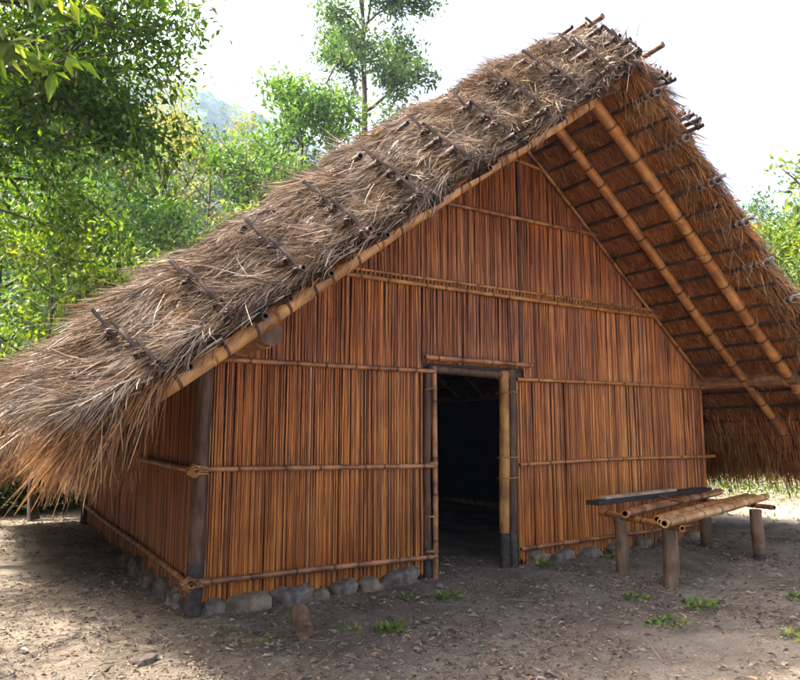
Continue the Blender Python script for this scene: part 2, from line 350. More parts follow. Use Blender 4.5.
    P = np.stack([X(side, a), y, under(side, a) + T], -1); D = np.array([side * cs, -.10, -sl * cs * .9]) + rng.normal(0, .2, (n, 3)); D[:, 1] += fbm(P * 4, 2, 19) * .4; D[:, 2] += .12
    strands(mb, P, D, rng.uniform(.1, .3, n), .008 * rng.uniform(.6, 1.6, n), np.array([0, -1., 0]) + 0 * P, .05, .2, 1 if side < 0 else 3)
    n = 2600; u = rng.random(n); y = Y0 + .05 + rng.random(n) * .75; ff = .1 + .9 * np.sin(PI / 2 * np.clip((y - Y0) / .62, 0, 1)); a = u * .45
    P = np.stack([X(side, a), y - .04, ZR - sl * a * .8 + .62 * ff / cs * rng.uniform(.6, 1, n) - .12 * ff], -1)
    D = np.array([side * 1., -.35, -.35]) + rng.normal(0, .3, (n, 3)); strands(mb, P, D, rng.uniform(.12, .34, n), .009 * rng.uniform(.6, 1.6, n), np.array([0, -1., .5]) + 0 * P, .35, .2, 1)
    if side > 0:
        n = 3800; a = rng.uniform(.05, 4.35, n); y = rng.uniform(-1.66, -1.36, n); P = np.stack([X(side, a), y, under(side, a) - rng.uniform(-.01, .03, n)], -1)
        D = np.array([side * cs, -.05, -sl * cs]) + rng.normal(0, .16, (n, 3)); D[:, 1] += fbm(P * 3.5, 2, 29) * .8
        strands(mb, P, D, rng.uniform(.1, .32, n), .007 * rng.uniform(.6, 1.5, n), np.array([0, -.3, -1.]) + 0 * P, .04, .18, 2)
    # underside straws -------------------------------------------------
    n = 22000 if side > 0 else 6000
    a = rng.uniform(0, 4.35, n); y = rng.uniform(Y0, .4 if side > 0 else .1, n); ph = (a / .21) % 1
    P = np.stack([X(side, a), y, under(side, a) - .022 * ph - rng.uniform(-.004, .008, n)], -1)
    D = np.array([side * cs, 0, -sl * cs]) + rng.normal(0, .13, (n, 3)); D[:, 2] += .0; D[:, 1] += fbm(P * 4, 2, 9) * .25
    strands(mb, P, D, rng.uniform(.05, .05, n) + (1 - ph) * .12, .007 * rng.uniform(.6, 1.5, n), np.array([0, 0, 1.]) + 0 * P, .06, .1, 3)
    th = mb.build('roof_thatch', [M['thatch_core'], M['straw_grey'], M['straw_tan'], M['straw_rust']], hut)
    me = th.data; mi = np.zeros(len(me.polygons), np.int32); me.polygons.foreach_get('material_index', mi)
    # underside of the core is the first block with index 1 -> its own material
    me.materials.append(M['thatch_under']); nq = 67 * (60 + 13 + 30 - 1); t = mi[:nq]; t[t == 1] = 4; mi[:nq] = t; me.polygons.foreach_set('material_index', mi)
    # eave fringe ------------------------------------------------------
    fr = MB()
    def fringe(n, ylo, yhi, Lr, w, mi, din=.25, zup=.3, sp=.12, fwd=0):
        y = rng.uniform(ylo, yhi, n); P = np.zeros((n, 3)); yb = np.round(y / .1) * .1
        for yy in np.unique(yb):
            m_ = yb == yy; _, _, ae, zt = section(side, yy); k = m_.sum(); q = rng.random(k)
            P[m_] = np.stack([X(side, ae - din * q), y[m_], zt + zup * rng.random(k) + .1 * (1 - q)], -1)
        D = np.stack([side * (.12 if side < 0 else .32) + 0 * y, 0 * y + fwd, -1 + 0 * y], -1) + rng.normal(0, sp, (n, 3)); D[:, 1] += fbm(P * 2.5, 2, 8) * .3
        Lk = rng.uniform(*Lr, n) * (1 + .3 * fbm(P * 3, 2, 4)); strands(fr, P, D, Lk, w * rng.uniform(.6, 1.4, n), np.array([side, 0, 0.]) + 0 * P, .15, .1, mi)
    if side < 0:
        fringe(28000, -1.5, 3.5, (.14, .40), .006, 0, sp=.07); fringe(3000, 3.5, Y1, (.15, .35), .016, 0)
        # ragged corner straws hanging below the barge rafter
        n = 2600; a = rng.uniform(4.02, 4.5, n); y = rng.uniform(-1.72, -1.1, n); P = np.stack([X(side, a), y, under(side, a) + rng.uniform(0, .22, n)], -1)
        D = np.array([-.62, -.15, -.8]) + rng.normal(0, .2, (n, 3)); strands(fr, P, D, rng.uniform(.12, .42, n), .008 * rng.uniform(.6, 1.5, n), np.array([0, -1., 0]) + 0 * P, .3, .15, 0)
    else:
        fringe(9000, -1.7, 4.0, (.25, .5), .010, 1, .35, .35); fringe(3000, 4, Y1, (.25, .5), .018, 1)
        n = 6000; a = rng.uniform(3.7, 4.4, n); y = rng.uniform(-1.7, 3.5, n); P = np.stack([X(side, a), y, under(side, a) + .0 * a], -1)
        D = np.array([.35, 0, -1]) + rng.normal(0, .12, (n, 3)); strands(fr, P, D, rng.uniform(.15, .4, n), .009 * rng.uniform(.6, 1.5, n), np.array([1., 0, 0]) + 0 * P, .1, .1, 1)
    fr.build('fringe', [M['straw_tan'], M['straw_rust']], th)
    # rafters ------------------------------------------------------------
    def rline(a, y, d): return (X(side, a), y, under(side, a) - d)
    bamboo('barge_rafter', rline(.02, -1.15, .105), rline(4.10 if side < 0 else 3.95, -1.15, .105), .06, hut, ('bamboo_pale', 'bamboo_node') if side < 0 else ('bamboo', 'bamboo_node'), .34, .012, n=14)
    for y, r in ((-.6, .052), (.6, .045), (1.35, .045), (2.1, .045), (2.9, .045), (3.7, .045), (4.5, .045), (5.3, .045), (6.1, .045), (6.8, .045)):
        bamboo('rafter', rline(.05, y, r + .06), rline(3.95, y, r + .06), r, hut, seg=.36, bend=.012, n=12)
    for yy, r in ((-1.15, .064), (-.6, .056)):
        rf = [o for o in hut.children if o.name.startswith(('barge' if yy < -1 else 'rafter')) ]; rf = rf[-1] if yy < -1 else [o for o in rf if abs(o.data.vertices[0].co.y + .6) < .12][-1]
        lash('lashing', [rline(a, yy, r + .045) for a in np.arange(.35, 3.9, .42)], (side * cs, 0, -sl * cs), r + .004, rf, .0045, 'lash', 2)
    # purlins ------------------------------------------------------------
    for k, a in enumerate(np.arange(.23, 4.35, .21)):
        mb = MB(); ext = (k % 2 == 0); y0 = (-1.78 if side < 0 else -1.68) - .08 * random.random() if ext else -1.62 - .1 * random.random()
        P, R, mi = bamboo_pts((X(side, a), y0, under(side, a) - .026), (X(side, a), Y1 - .25, under(side, a) - .026), .023 if ext else .019, .4, .004)
        mb.tube(P, R, 8, np.array(mi) * 0, capmi=1, hollow=True); pu = mb.build('purlin', [M['purlin'], M['hole']], hut)
        if ext and side > 0:
            lm = MB(); P0 = P[0]
            for t in (.04, .11, .18, .25): ring(lm, P0 + np.array([.01, t, .01]), (0, 1, .25), .034, .008, 2)
            # the second stick bound beside it, sloping out of the thatch
            q0 = P0 + np.array([.045, -.04, .05]); q1 = P0 + np.array([.015, .42, .01])
            lm.tube([q0, (q0 + q1) / 2, q1], .019, 7, 0); lm.build('purlin_lashing', M['lash_grey'], pu)
    # stacks of rod ends on the verge face ------------------------------
    for r in (ROWS_L if side < 0 else (.24, .65)):
        nn = np.array([side * sl * cs, 0, cs])
        for k in range(5):
            mb = MB(); T = .05 + k * .13 + random.uniform(-.02, .02); ff = min(1, T / .60); yf = Y0 + .62 * (2 / PI) * math.asin(min(1, max(0, (ff - .1) / .9)))
            c = np.array([X(side, r), 0, under(side, r)]) + nn * T + np.array([side * (random.uniform(-.02, .02) - .10 * k / 4), 0, .01]) + nn * (.045 if side < 0 else 0) - np.array([0, 0, .075 * max(0, r - 2.0) ** 1.2 * T / .62 if side < 0 else 0]); rad = random.uniform(.018, .024)
            mb.tube([c + [random.uniform(-.02, .02), yf - random.uniform(.21, .26), random.uniform(-.015, .015)], c + [0, yf + .2, 0], c + [0, yf + .5, .02]], rad, 10, 0, capmi=1, hollow=True); ro = mb.build('verge_rod', [M['purlin'], M['hole']], hut)
            if k < 4:
                c2 = c + nn * .13; m2 = MB(); m2.tube([c + [0, yf - .20, -.01] - nn * .03, (c + c2) / 2 + [random.uniform(-.02, .02), yf - random.uniform(.17, .20), random.uniform(-.01, .02)], c2 + [0, yf - .14, 0] + nn * .03], [.015, random.uniform(.009, .015), .013], 7, 0, jit=.1); ring(m2, c + [0, yf - .19, 0], (.2, .2, 1), .029, .007, 2, 0); m2.build('cord', M['purlin'], ro)

post('ridge_pole', (XR, -1.45, 4.72), (XR, Y1 - .3, 4.72), .06, hut, 'pole_brown', n=12)
post('ridge_pole', (XR - .12, -1.42, 5.40), (XR - .12, 1, 5.32), .033, hut, 'pole_dark', n=10)
post('ridge_pole', (XR + .36, -1.72, 5.10), (XR + .36, .4, 5.02), .032, hut, 'pole_brown', n=10)
post('ridge_pole', (XR - .22, -1.30, 5.36), (XR - .22, .5, 5.30), .02, hut, 'pole_dark', n=8)

# wall plates (logs under the eaves, both running past the gable)
for x, ye, z in ((.17, -1.10, 2.10), (6.62, -1.24, 2.06)):
    wp = post('wall_plate', (x, ye, z), (x, 6.4, z), .088, hut, 'log_brown', n=20, bend=.004, endm='pole_brown')
    lash('lashing', [(x, ye + .14, z), (x, ye + .62, z)], (0, 1, 0), .092, wp, .008, 'lash', 3)
# walls --------------------------------------------------------------
def gable_top(x): return ZR - (SL if x < XR else SR) * abs(x - XR) - .02
def canes(x0, x1, zlo, zhi, y=0., axis='x', step=.0140, jitter=.05, m='cane', bottom=0):
    mb = MB(); x = x0; flo = zlo if callable(zlo) else (lambda q: zlo); fhi = zhi if callable(zhi) else (lambda q: zhi)
    while x < x1 - step * .3:
        r = step * random.uniform(.40, .68); zl = flo(x) - random.uniform(0, bottom); zh = fhi(x)
        if zh - zl > .04:
            k = 5; s = np.linspace(0, 1, k); lean = random.gauss(0, 1) * .007; d = random.uniform(-.006, .008)
            if random.random() < .035: zl_ = zl
            px = x + lean * s + rng.normal(0, .0012, k); py = y + d + rng.normal(0, .0015, k); pz = zl + s * (zh - zl)
            P = np.stack([px, py, pz], -1) if axis == 'x' else np.stack([py, px, pz], -1)
            mb.tube(P, r * (1 + rng.normal(0, .07, k)), 6, 0, cap=False)
        x += r * 1.72 + (random.random() < .05) * .008
    return mb
def wall(x0, x1, zlo, zhi, m, backs=True, bottom=0):
    mb = canes(x0, x1, zlo, zhi, bottom=bottom)
    w = mb.build('cane_panel', M[m], hut)
    return w
W = 6.56
wall(.07, 2.17, .10, lambda x: min(2.0, gable_top(x)), 'cane', bottom=.06)
wall(3.36, W, .12, lambda x: min(1.98, gable_top(x)), 'cane', bottom=.06)
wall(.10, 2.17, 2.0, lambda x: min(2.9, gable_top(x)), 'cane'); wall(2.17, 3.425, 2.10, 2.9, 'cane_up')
wall(3.475, W, 1.98, lambda x: min(2.9, gable_top(x)), 'cane')
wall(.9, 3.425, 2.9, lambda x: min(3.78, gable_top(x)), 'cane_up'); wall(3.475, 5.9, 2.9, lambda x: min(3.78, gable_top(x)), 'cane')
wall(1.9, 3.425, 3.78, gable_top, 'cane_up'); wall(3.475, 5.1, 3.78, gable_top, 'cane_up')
# dark backing boards behind the reeds (front) : polygons with real thickness
def slab(poly, y0, y1, name, m):
    mb = MB(); n = len(poly); V = [(x, y0, z) for x, z in poly] + [(x, y1, z) for x, z in poly]
    mb.add(V, [list(range(n))]); mb.add(V, [list(range(2 * n - 1, n - 1, -1))]); a = np.arange(n); b_ = (a + 1) % n
    mb.add(V, np.stack([a, a + n, b_ + n, b_], -1)); return mb.build(name, M[m], hut, smooth=False)
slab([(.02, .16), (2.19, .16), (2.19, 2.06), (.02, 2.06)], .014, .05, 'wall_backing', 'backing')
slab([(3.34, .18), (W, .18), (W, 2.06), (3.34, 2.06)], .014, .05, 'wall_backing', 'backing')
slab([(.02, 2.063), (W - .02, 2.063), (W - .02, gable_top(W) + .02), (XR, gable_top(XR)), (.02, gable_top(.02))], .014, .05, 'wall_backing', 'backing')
# left side wall, rear wall, right side wall
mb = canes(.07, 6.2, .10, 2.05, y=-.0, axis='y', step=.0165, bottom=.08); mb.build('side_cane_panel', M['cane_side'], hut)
mb = MB(); mb.box((.03, 3.15, 1.1), (.03, 6.2, 1.9)); mb.build('wall_backing', M['backing'], hut, smooth=False)
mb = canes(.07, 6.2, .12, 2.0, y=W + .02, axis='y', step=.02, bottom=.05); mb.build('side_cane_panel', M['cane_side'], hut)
mb = MB(); mb.box((W - .02, 3.15, 1.1), (.03, 6.2, 1.85)); mb.build('wall_backing', M['backing'], hut, smooth=False)
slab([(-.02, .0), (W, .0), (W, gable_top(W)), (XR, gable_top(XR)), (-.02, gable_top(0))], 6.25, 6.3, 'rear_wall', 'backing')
# posts
post('corner_post', (.0, .01, -.1), (.03, .01, 2.06), .068, hut, 'pole_dark', .34)
post('corner_post', (-.02, 6.25, -.1), (.0, 6.25, 2.1), .075, hut, 'pole_dark', .5)
post('corner_post', (W, .08, -.1), (W - .02, .08, 2.0), .06, hut, 'pole_brown', .3)
post('corner_post', (W, 6.25, -.1), (W, 6.25, 2.0), .07, hut, 'pole_dark')
post('king_post', (3.45, .0, 2.1), (3.45, .0, 4.74), .026, hut, 'pole_dark', n=10)
post('door_post', (2.215, .01, -.1), (2.215, .01, 2.04), .042, hut, 'pole_dark', .36)
bamboo('door_jamb', (2.275, -.035, -.05), (2.275, -.035, 2.07), .027, hut, ('bamboo_red', 'bamboo_node'), .45, .003)
post('door_jamb', (3.155, -.02, -.1), (3.165, -.02, 2.06), .053, hut, 'pole_yellow', .36, n=16)
post('door_post', (3.29, .0, -.1), (3.28, .0, 2.08), .050, hut, 'pole_dark', .34)
post('door_lintel', (2.22, .0, 2.045), (3.32, .0, 2.015), .043, hut, 'pole_dark', n=12)
ll = MB(); DL = []
lash('door_lashing', [(2.245, -.02, z) for z in (.30, .62, 1.12, 1.84)], (0, .05, 1), .062, hut, .005, 'lash', 2)
lash('door_lashing', [(3.22, -.01, z) for z in (.95, 1.16, 1.83)], (0, .04, 1), .118, hut, .005, 'lash', 1)
# rails
def rail(p0, p1, r=.022, m='bamboo_red', bend=.006, sag=0, sep=.45):
    o = bamboo('wall_rail', p0, p1, r, hut, (m, 'bamboo_node'), .32, bend, sag)
    p0 = np.array(p0); p1 = np.array(p1); L = np.linalg.norm(p1 - p0); n = max(2, int(L / sep))
    lash('rail_lashing', [p0 + (p1 - p0) * (i + .5) / n for i in range(n)], (p1 - p0), r + .002, o, .003, 'lash', 1); return o
rail((-.06, -.045, 2.005), (2.27, -.045, 2.02)); rail((-.10, -.05, 1.115), (2.27, -.05, 1.10)); rail((-.12, -.05, .245), (2.27, -.05, .245), .024)
rail((3.34, -.045, 1.985), (W + .05, -.045, 2.0), .02, 'bamboo'); rail((3.34, -.045, 1.085), (W + .12, -.045, 1.12), .02, 'bamboo', .012); rail((3.34, -.045, .215), (W + .03, -.045, .29), .022)
rail((2.14, -.07, 2.15), (3.52, -.07, 2.13), .026)
rail((1.02, -.045, 2.87), (5.95, -.045, 2.87), .022, 'bamboo'); rail((1.12, -.045, 2.945), (5.85, -.045, 2.945), .014, 'bamboo')
mb = MB()
for x in np.arange(1.16, 5.84, .047): mb.tube([(x, -.05, 2.865), (x + .004, -.055, 2.95)], .007, 5)
mb.build('rail_stitching', M['lash'], hut)
rail((2.05, -.045, 3.76), (4.74, -.045, 3.78), .022, 'bamboo_red'); rail((2.9, -.045, 4.50), (3.95, -.045, 4.40), .018, 'bamboo')
rail((-.05, -.1, 1.12), (-.05, 6.15, 1.14), .024, 'bamboo_red', .01, 0, 1.0); rail((-.05, -.1, .25), (-.05, 6.15, .30), .022, 'bamboo_red', .01, .0, 1.0); rail((-.05, -.06, 2.0), (-.05, 6.15, 2.02), .022, 'bamboo_red', .01, .0, 1.0)
for z in (1.11, .245, 2.0):
    mb = MB(); ring(mb, (.005, .01, z), (.12, .1, 1), .088, .008, 4); ring(mb, (-.07, -.05, z), (1, .1, .1), .031, .007, 4); ring(mb, (-.05, -.09, z + .01), (.1, 1, 0), .031, .007, 3); ring(mb, (-.05, -.055, z), (.6, -.6, .7), .048, .008, 3)
    mb.build('corner_lashing', M['lash'], hut)
# thin rod closing the gable edge
for side in (-1, 1):
    e = 3.2; bamboo('gable_edge_rod', (XR, -.05, ZR - .10), (X(side, e), -.05, under(side, e) - .10), .02, hut, ('bamboo_red', 'bamboo_node'), .4, .008)

# ------------------------------------------------------------------ bench
GB = .05
bench = empty('log_bench', (4.9, -1.0, GB), 'low rustic bench of bamboo poles on four short log legs beside the right wall', 'bench')
o0 = np.array([4.9, -1.0, GB]); Q = lambda p: np.array(p, float) - o0
for (x, y), h, m in (((3.95, -.82), .585, 'pole_brown'), ((3.80, -1.50), .575, 'pole_brown'), ((5.90, -.40), .59, 'pole_dark'), ((5.68, -1.19), .60, 'pole_yellow' if 0 else 'pole_brown')):
    post('leg', Q((x, y, -.06)), Q((x - (.04 if x > 5 and y < -1 else 0), y, h)), .062 if y > -1.4 else .066, bench, m, .17 if x > 5 else None, n=16, endm='log_end')
bamboo('crossbar', Q((4.02, -.50, .60)), Q((3.70, -1.72, .60)), .030, bench, ('bamboo', 'bamboo_node'), .3)
bamboo('crossbar', Q((6.08, -.10, .615)), Q((5.72, -1.36, .625)), .026, bench, ('bamboo_red', 'bamboo_node'), .3)
bamboo('seat_pole', Q((3.58, -1.55, .655)), Q((6.36, -.66, .675)), .036, bench, ('bamboo', 'bamboo_node'), .38, .008)
bamboo('seat_pole', Q((3.50, -1.66, .655)), Q((6.34, -.77, .672)), .030, bench, ('bamboo_pale', 'bamboo_node'), .38, .008)
bamboo('seat_pole', Q((3.42, -1.76, .66)), Q((6.30, -.94, .68)), .038, bench, ('bamboo_pale', 'bamboo_node'), .38, .008)
bamboo('seat_pole', Q((3.68, -1.12, .655)), Q((6.60, -.15, .68)), .040, bench, ('bamboo_red', 'bamboo_node'), .38, .008)
lash('bench_lashing', [Q((5.74, -1.10, .66))], (1, .28, 0), .052, bench, .006, 'lash', 3)
def plank(name, p0, p1, w, t, m, label, **kw):
    p0 = np.array(p0, float); p1 = np.array(p1, float); mb = MB(); L = np.linalg.norm(p1 - p0); rz = math.atan2(*(p1 - p0)[1::-1])
    mb.box((0, 0, t / 2), (L, w, t), 0, 0, .002); o = mb.build(name, M[m], None, smooth=False, label=label, cat='plank')
    o.location = (p0 + p1) / 2; o.rotation_euler = (0, -math.atan2(p1[2] - p0[2], L), rz); bv = o.modifiers.new('b', 'BEVEL'); bv.width = .004; return o
plank('wooden_plank', (3.98, -.44, .665), (6.35, -.12, .69), .17, .045, 'plank_dark', 'long dark weathered plank resting along the back of the bench')
plank('wooden_plank', (4.20, -.38, .712), (5.62, -.19, .726), .11, .028, 'plank_light', 'short pale plank lying on top of the dark plank')
s_ = bamboo('bamboo_stick', (5.14, -.36, .70), (4.62, -1.06, .715), .013, None, ('bamboo_red', 'bamboo_node'), .3, .002, label='thin short bamboo stick laid crosswise over the bench poles', cat='stick')

# ------------------------------------------------------------------ stones, stump, rock
def stone(c, d, m, label, rot=0, group='foundation stones along the foot of the walls', name='foundation_stone', seed=0):
    import bmesh
    bm = bmesh.new(); bmesh.ops.create_icosphere(bm, subdivisions=3 if name == 'x' else 2, radius=1); V = np.array([v.co[:] for v in bm.verts])
    V = V / (np.abs(V) ** 5).sum(1, keepdims=True) ** (1 / 5) * .85
    V *= (1 + .30 * fbm(V * 1.3 + seed * 7.3, 2, seed) + .07 * fbm(V * 5 + seed, 3, seed))[:, None]; V *= np.array(d) / 2
    for v, co in zip(bm.verts, V): v.co = co
    me = bpy.data.meshes.new(name); bm.to_mesh(me); bm.free(); me.materials.append(M[m])
    for p in me.polygons: p.use_smooth = False
    o = obj(name, me, None, label, 'stone', group, loc=(c[0], c[1], float(gz(c[0], c[1])) + c[2])); o.rotation_euler = (random.uniform(-.1, .1), random.uniform(-.1, .1), rot); return o
FS = [(.17, .0, .20, .2, .22, 'stone', 'small dark grey stone just right of the left corner post'), (.44, -.03, .40, .25, .21, 'stone_tan', 'broad tan stone under the front wall, second from the left corner post'),
      (.84, -.02, .38, .26, .24, 'stone', 'large blue grey stone under the front wall behind the cut log'), (1.09, .0, .16, .2, .14, 'stone_tan', 'little tan stone wedged between two blue grey stones under the front wall'),
      (1.30, -.01, .28, .24, .22, 'stone', 'blue grey stone under the middle of the left front wall'), (1.58, .0, .28, .22, .20, 'stone_tan', 'tan stone under the front wall, second left of the doorway'),
      (1.93, -.02, .42, .24, .24, 'stone', 'long pale grey stone next to the left side of the doorway'),
      (3.60, -.02, .26, .22, .20, 'stone_tan', 'stone under the front wall next to the right door post'), (3.95, .0, .30, .22, .2, 'stone', 'dark grey stone second right of the doorway, left of the bench'),
      (4.35, .0, .32, .22, .19, 'stone', 'dark stone under the front wall behind the left end of the bench'), (4.8, .0, .34, .22, .2, 'stone_tan', 'tan stone under the front wall behind the middle of the bench'), (5.25, .0, .30, .22, .2, 'stone', 'grey stone under the front wall behind the bench, third from the right corner'),
      (5.7, .0, .36, .22, .2, 'stone', 'wide grey stone under the front wall behind the bench, second from the right corner'), (6.2, .0, .36, .22, .2, 'stone_tan', 'last stone under the front wall at its right corner'),
      (.02, .42, .2, .3, .24, 'stone', 'grey stone under the left side wall nearest the corner post'), (.0, .85, .2, .34, .26, 'stone', 'dark stone under the left side wall, second from the corner post'),
      (-.02, 1.35, .2, .36, .24, 'stone_tan', 'stone under the left side wall, third from the corner post'), (-.04, 1.95, .18, .30, .30, 'stone_tan', 'pale upright stone leaning on the left side wall'), (.0, 2.6, .2, .4, .2, 'stone', 'stone deep under the eave at the left side wall')]
for i, (x, y, w, d, h, m_, lb) in enumerate(FS): stone((x, y + .02, h * .08), (w * 1.2, d, h * 1.15), m_, lb, 0, seed=i + 1)
stone((-.55, -.93, .02), (.2, .14, .07), 'stone', 'flat loose rock lying on the bare ground at lower left', .3, None, 'loose_rock', 40)
st = MB(); c0 = np.array([.46, -1.12, 0]); d_ = norm(np.array([.10, .5, .24])); z0 = float(gz(.46, -1.1)); c0[2] = z0 + .06; tt = np.linspace(0, .22, 6)
st.tube(c0 + tt[:, None] * d_, .062, 16, 0, jit=.03, capmi=1)
st.build('cut_log', [M['pole_brown'], M['log_end']], None, org=c0, label='short sawn log stub lying in front of the stones, sawn end facing out', cat='log')

# ------------------------------------------------------------------ ground
def axis_pts(c, near, far, n1=150, n2=40):
    a = np.linspace(-near, near, n1 * 2); b_ = near * (far / near) ** np.linspace(0, 1, n2)[1:]; return c + np.concatenate([-b_[::-1], a, b_])
xs = axis_pts(3, 7, 700); ys = axis_pts(1, 6, 700); GX, GY = np.meshgrid(xs, ys, indexing='ij'); GZ = gz(GX, GY)
P = np.stack([GX, GY, 0 * GX], -1).reshape(-1, 3); GZ += (fbm(P * 9, 3, 50) * .008).reshape(GZ.shape)
mb = MB(); nx, ny = GX.shape; i = np.arange(nx - 1)[:, None] * ny; j = np.arange(ny - 1)[None]
mb.add(np.stack([GX, GY, GZ], -1).reshape(-1, 3), np.stack([i + j, i + ny + j, i + ny + j + 1, i + j + 1], -1).reshape(-1, 4))
mb.build('ground', M['soil'], kind='structure')
def scatter(n, x0, x1, y0, y1, dens=None):
    x = rng.uniform(x0, x1, n); y = rng.uniform(y0, y1, n); P = np.stack([x, y, 0 * x], -1)
    k = (fbm(P * 1.1, 3, 77) * .5 + .75) > rng.random(n); inside = (x > .05) & (x < W) & (y > .05) & (y < 6.3); k &= ~inside | ((x > 2.2) & (x < 3.2) & (y < .8))
    P = P[k]; P[:, 2] = gz(P[:, 0], P[:, 1]); return P
# leaf litter
lit = MB()
for n, x0, x1, y0, y1, s0, s1 in ((52000, -3.5, 7, -4.5, 2.5, .010, .040), (9000, -3.5, 7, -4.5, 2.5, .03, .075), (14000, 6, 24, -3, 12, .03, .08), (5000, -6, -.1, 2, 8, .03, .07)):
    P = scatter(n, x0, x1, y0, y1); k = len(P); P[:, 2] += rng.uniform(.002, .02, k); an = rng.uniform(0, 2 * PI, k)
    D = np.stack([np.cos(an), np.sin(an), rng.normal(0, .25, k)], -1); leaves(lit, P, D, rng.uniform(s0, s1, k) * (1 + (rng.random(k) < .06) * .8), 0, .42, .35)
# straws and twigs
P = scatter(9000, -3, 8, -4, 2); k = len(P); P[:, 2] += .008; an = rng.uniform(0, 2 * PI, k); D = np.stack([np.cos(an), np.sin(an), rng.normal(0, .08, k)], -1)
strands(lit, P, D, rng.uniform(.05, .22, k), .005, np.array([0, 0, 1.]) + 0 * P, 0, .15)
n = 22; cx = rng.normal(.25, .45, n); cy = rng.normal(-1.75, .12, n) + cx * .12; P = np.stack([cx, cy, gz(cx, cy) + .012], -1); D = np.array([1, .35, 0]) + rng.normal(0, .3, (n, 3)) * [1, 1, .15]
strands(lit, P, D, rng.uniform(.15, .5, n), .006, np.array([0, 0, 1.]) + 0 * P, 0, .12, 1)
lit.build('leaf_litter', [M['litter'], M['straw_tan']], kind='stuff', smooth=False)
pb = MB()
P = scatter(34000, -3, 8, -4.5, 2.2); k = len(P); s = rng.uniform(.003, .011, k) * (1 + (rng.random(k) < .03) * 1.0)
O = np.array([[1, 0, 0], [-1, 0, 0], [0, 1, 0], [0, -1, 0], [0, 0, .7], [0, 0, -.5]], float); OF = np.array([[0, 2, 4], [2, 1, 4], [1, 3, 4], [3, 0, 4], [2, 0, 5], [1, 2, 5], [3, 1, 5], [0, 3, 5]])
V = P[:, None] + s[:, None, None] * (O[None] * rng.uniform(.6, 1.4, (k, 6, 1)) + rng.normal(0, .15, (k, 6, 3))); F = (np.arange(k) * 6)[:, None, None] + OF[None]
pb.add(V.reshape(-1, 3), F.reshape(-1, 3)); pb.build('gravel', M['pebble'], kind='stuff')
# weeds
def weed(x, y, r, n, label, long=.10):
    mb = MB(); z0 = float(gz(x, y)); an = rng.uniform(0, 2 * PI, n); q = r * np.sqrt(rng.random(n)) * .9; P = np.stack([np.cos(an) * q, np.sin(an) * q * .7, 0 * q + rng.uniform(0, .02, n)], -1)
    D = np.stack([np.cos(an) * .6, np.sin(an) * .6, .2 + .6 * rng.random(n)], -1) + rng.normal(0, .55, (n, 3)); D[:, 2] = np.abs(D[:, 2]); leaves(mb, P, D, rng.uniform(.3, 1, n) * long * .8, 0, .55, .3)
    m2 = n // 2; strands(mb, P[:m2], D[:m2], rng.uniform(.4, 1, m2) * long * 1.1, .006, np.array([0, 0, 1.]) + 0 * P[:m2], .3, .2)
    return mb.build('weed_plant', M['weed'], label=label, cat='weed', group='green weeds sprouting from the bare ground', loc=(x, y, z0))
for x, y, r, n, lg, lb in ((1.08, -1.2, .13, 60, .09, 'leafy green weed on bare ground in front of the wall, right of cut log'), (1.93, -.72, .14, 44, .10, 'green weed spreading in front of the doorway\'s left post'),
      (1.66, -.52, .05, 16, .09, 'small upright weed below the long pale grey stone'), (.84, -1.05, .07, 14, .07, 'tiny weed between the cut log and the leafy weed'),
      (3.20, -1.62, .12, 40, .07, 'low weed patch on the ground left of the front bench leg'), (3.46, -2.02, .16, 60, .10, 'bright weed clump in front of the bench, nearest its front leg'),
      (2.80, -2.22, .18, 50, .08, 'sprawling weed patch in the open ground in front of the bench'), (3.52, -.16, .05, 18, .12, 'upright weed against the stone by the right door post'),
      (4.5, -.22, .08, 20, .09, 'weed growing under the bench against the wall stones'), (3.2, -2.9, .1, 24, .09, 'small weed near the bottom edge of the ground, right of the middle'),
      (4.25, -2.35, .14, 36, .1, 'weed clump at the far right of the foreground ground'), (.05, -.62, .06, 12, .06, 'sparse seedling on the bare ground before the left corner post'),
      (.62, -.62, .10, 22, .07, 'grey green weed beside the top of the cut log'), (.2, -1.0, .08, 16, .06, 'low grey green weed left of the cut log')):
    weed(x, y, r, n, lb, lg)
# grass beyond the hut on the right
g = MB(); n = 5200; x = rng.uniform(8.4, 26, n); y = x * .45 - 1.5 + rng.normal(0, 2.8, n); P = np.stack([x, y, gz(x, y)], -1); k = fbm(P * .6, 3, 91) > .25; P = P[k]; k = len(P)
D = rng.normal(0, .5, (k, 3)) + [0, 0, .9]; leaves(g, P, D, rng.uniform(.04, .10, k), 0, .3, .3)
x = rng.uniform(8.6, 11, 300); y = rng.uniform(.5, 7, 300); P = np.stack([x, y, gz(x, y)], -1); D = rng.normal(0, .35, (300, 3)) + [0, 0, 1]; leaves(g, P, D, rng.uniform(.05, .12, 300), 0, .25, .3)
n = 24000; x = rng.uniform(10.5, 26, n); y = x * .5 - 2 + rng.uniform(-3.5, 5, n); P = np.stack([x, y, gz(x, y)], -1); k = fbm(P * .5, 3, 95) > -.15; P = P[k]; k = len(P); P[:, 2] += rng.random(k) * .22
leaves(g, P, rng.normal(0, .6, (k, 3)) + [0, 0, .4], rng.uniform(.05, .13, k), 1, .4, .2)  # low plants; dark leaves massed to darken the ground in place of shade
g.build('ground_cover', [M['weed'], M['leaf_dark']], kind='stuff')

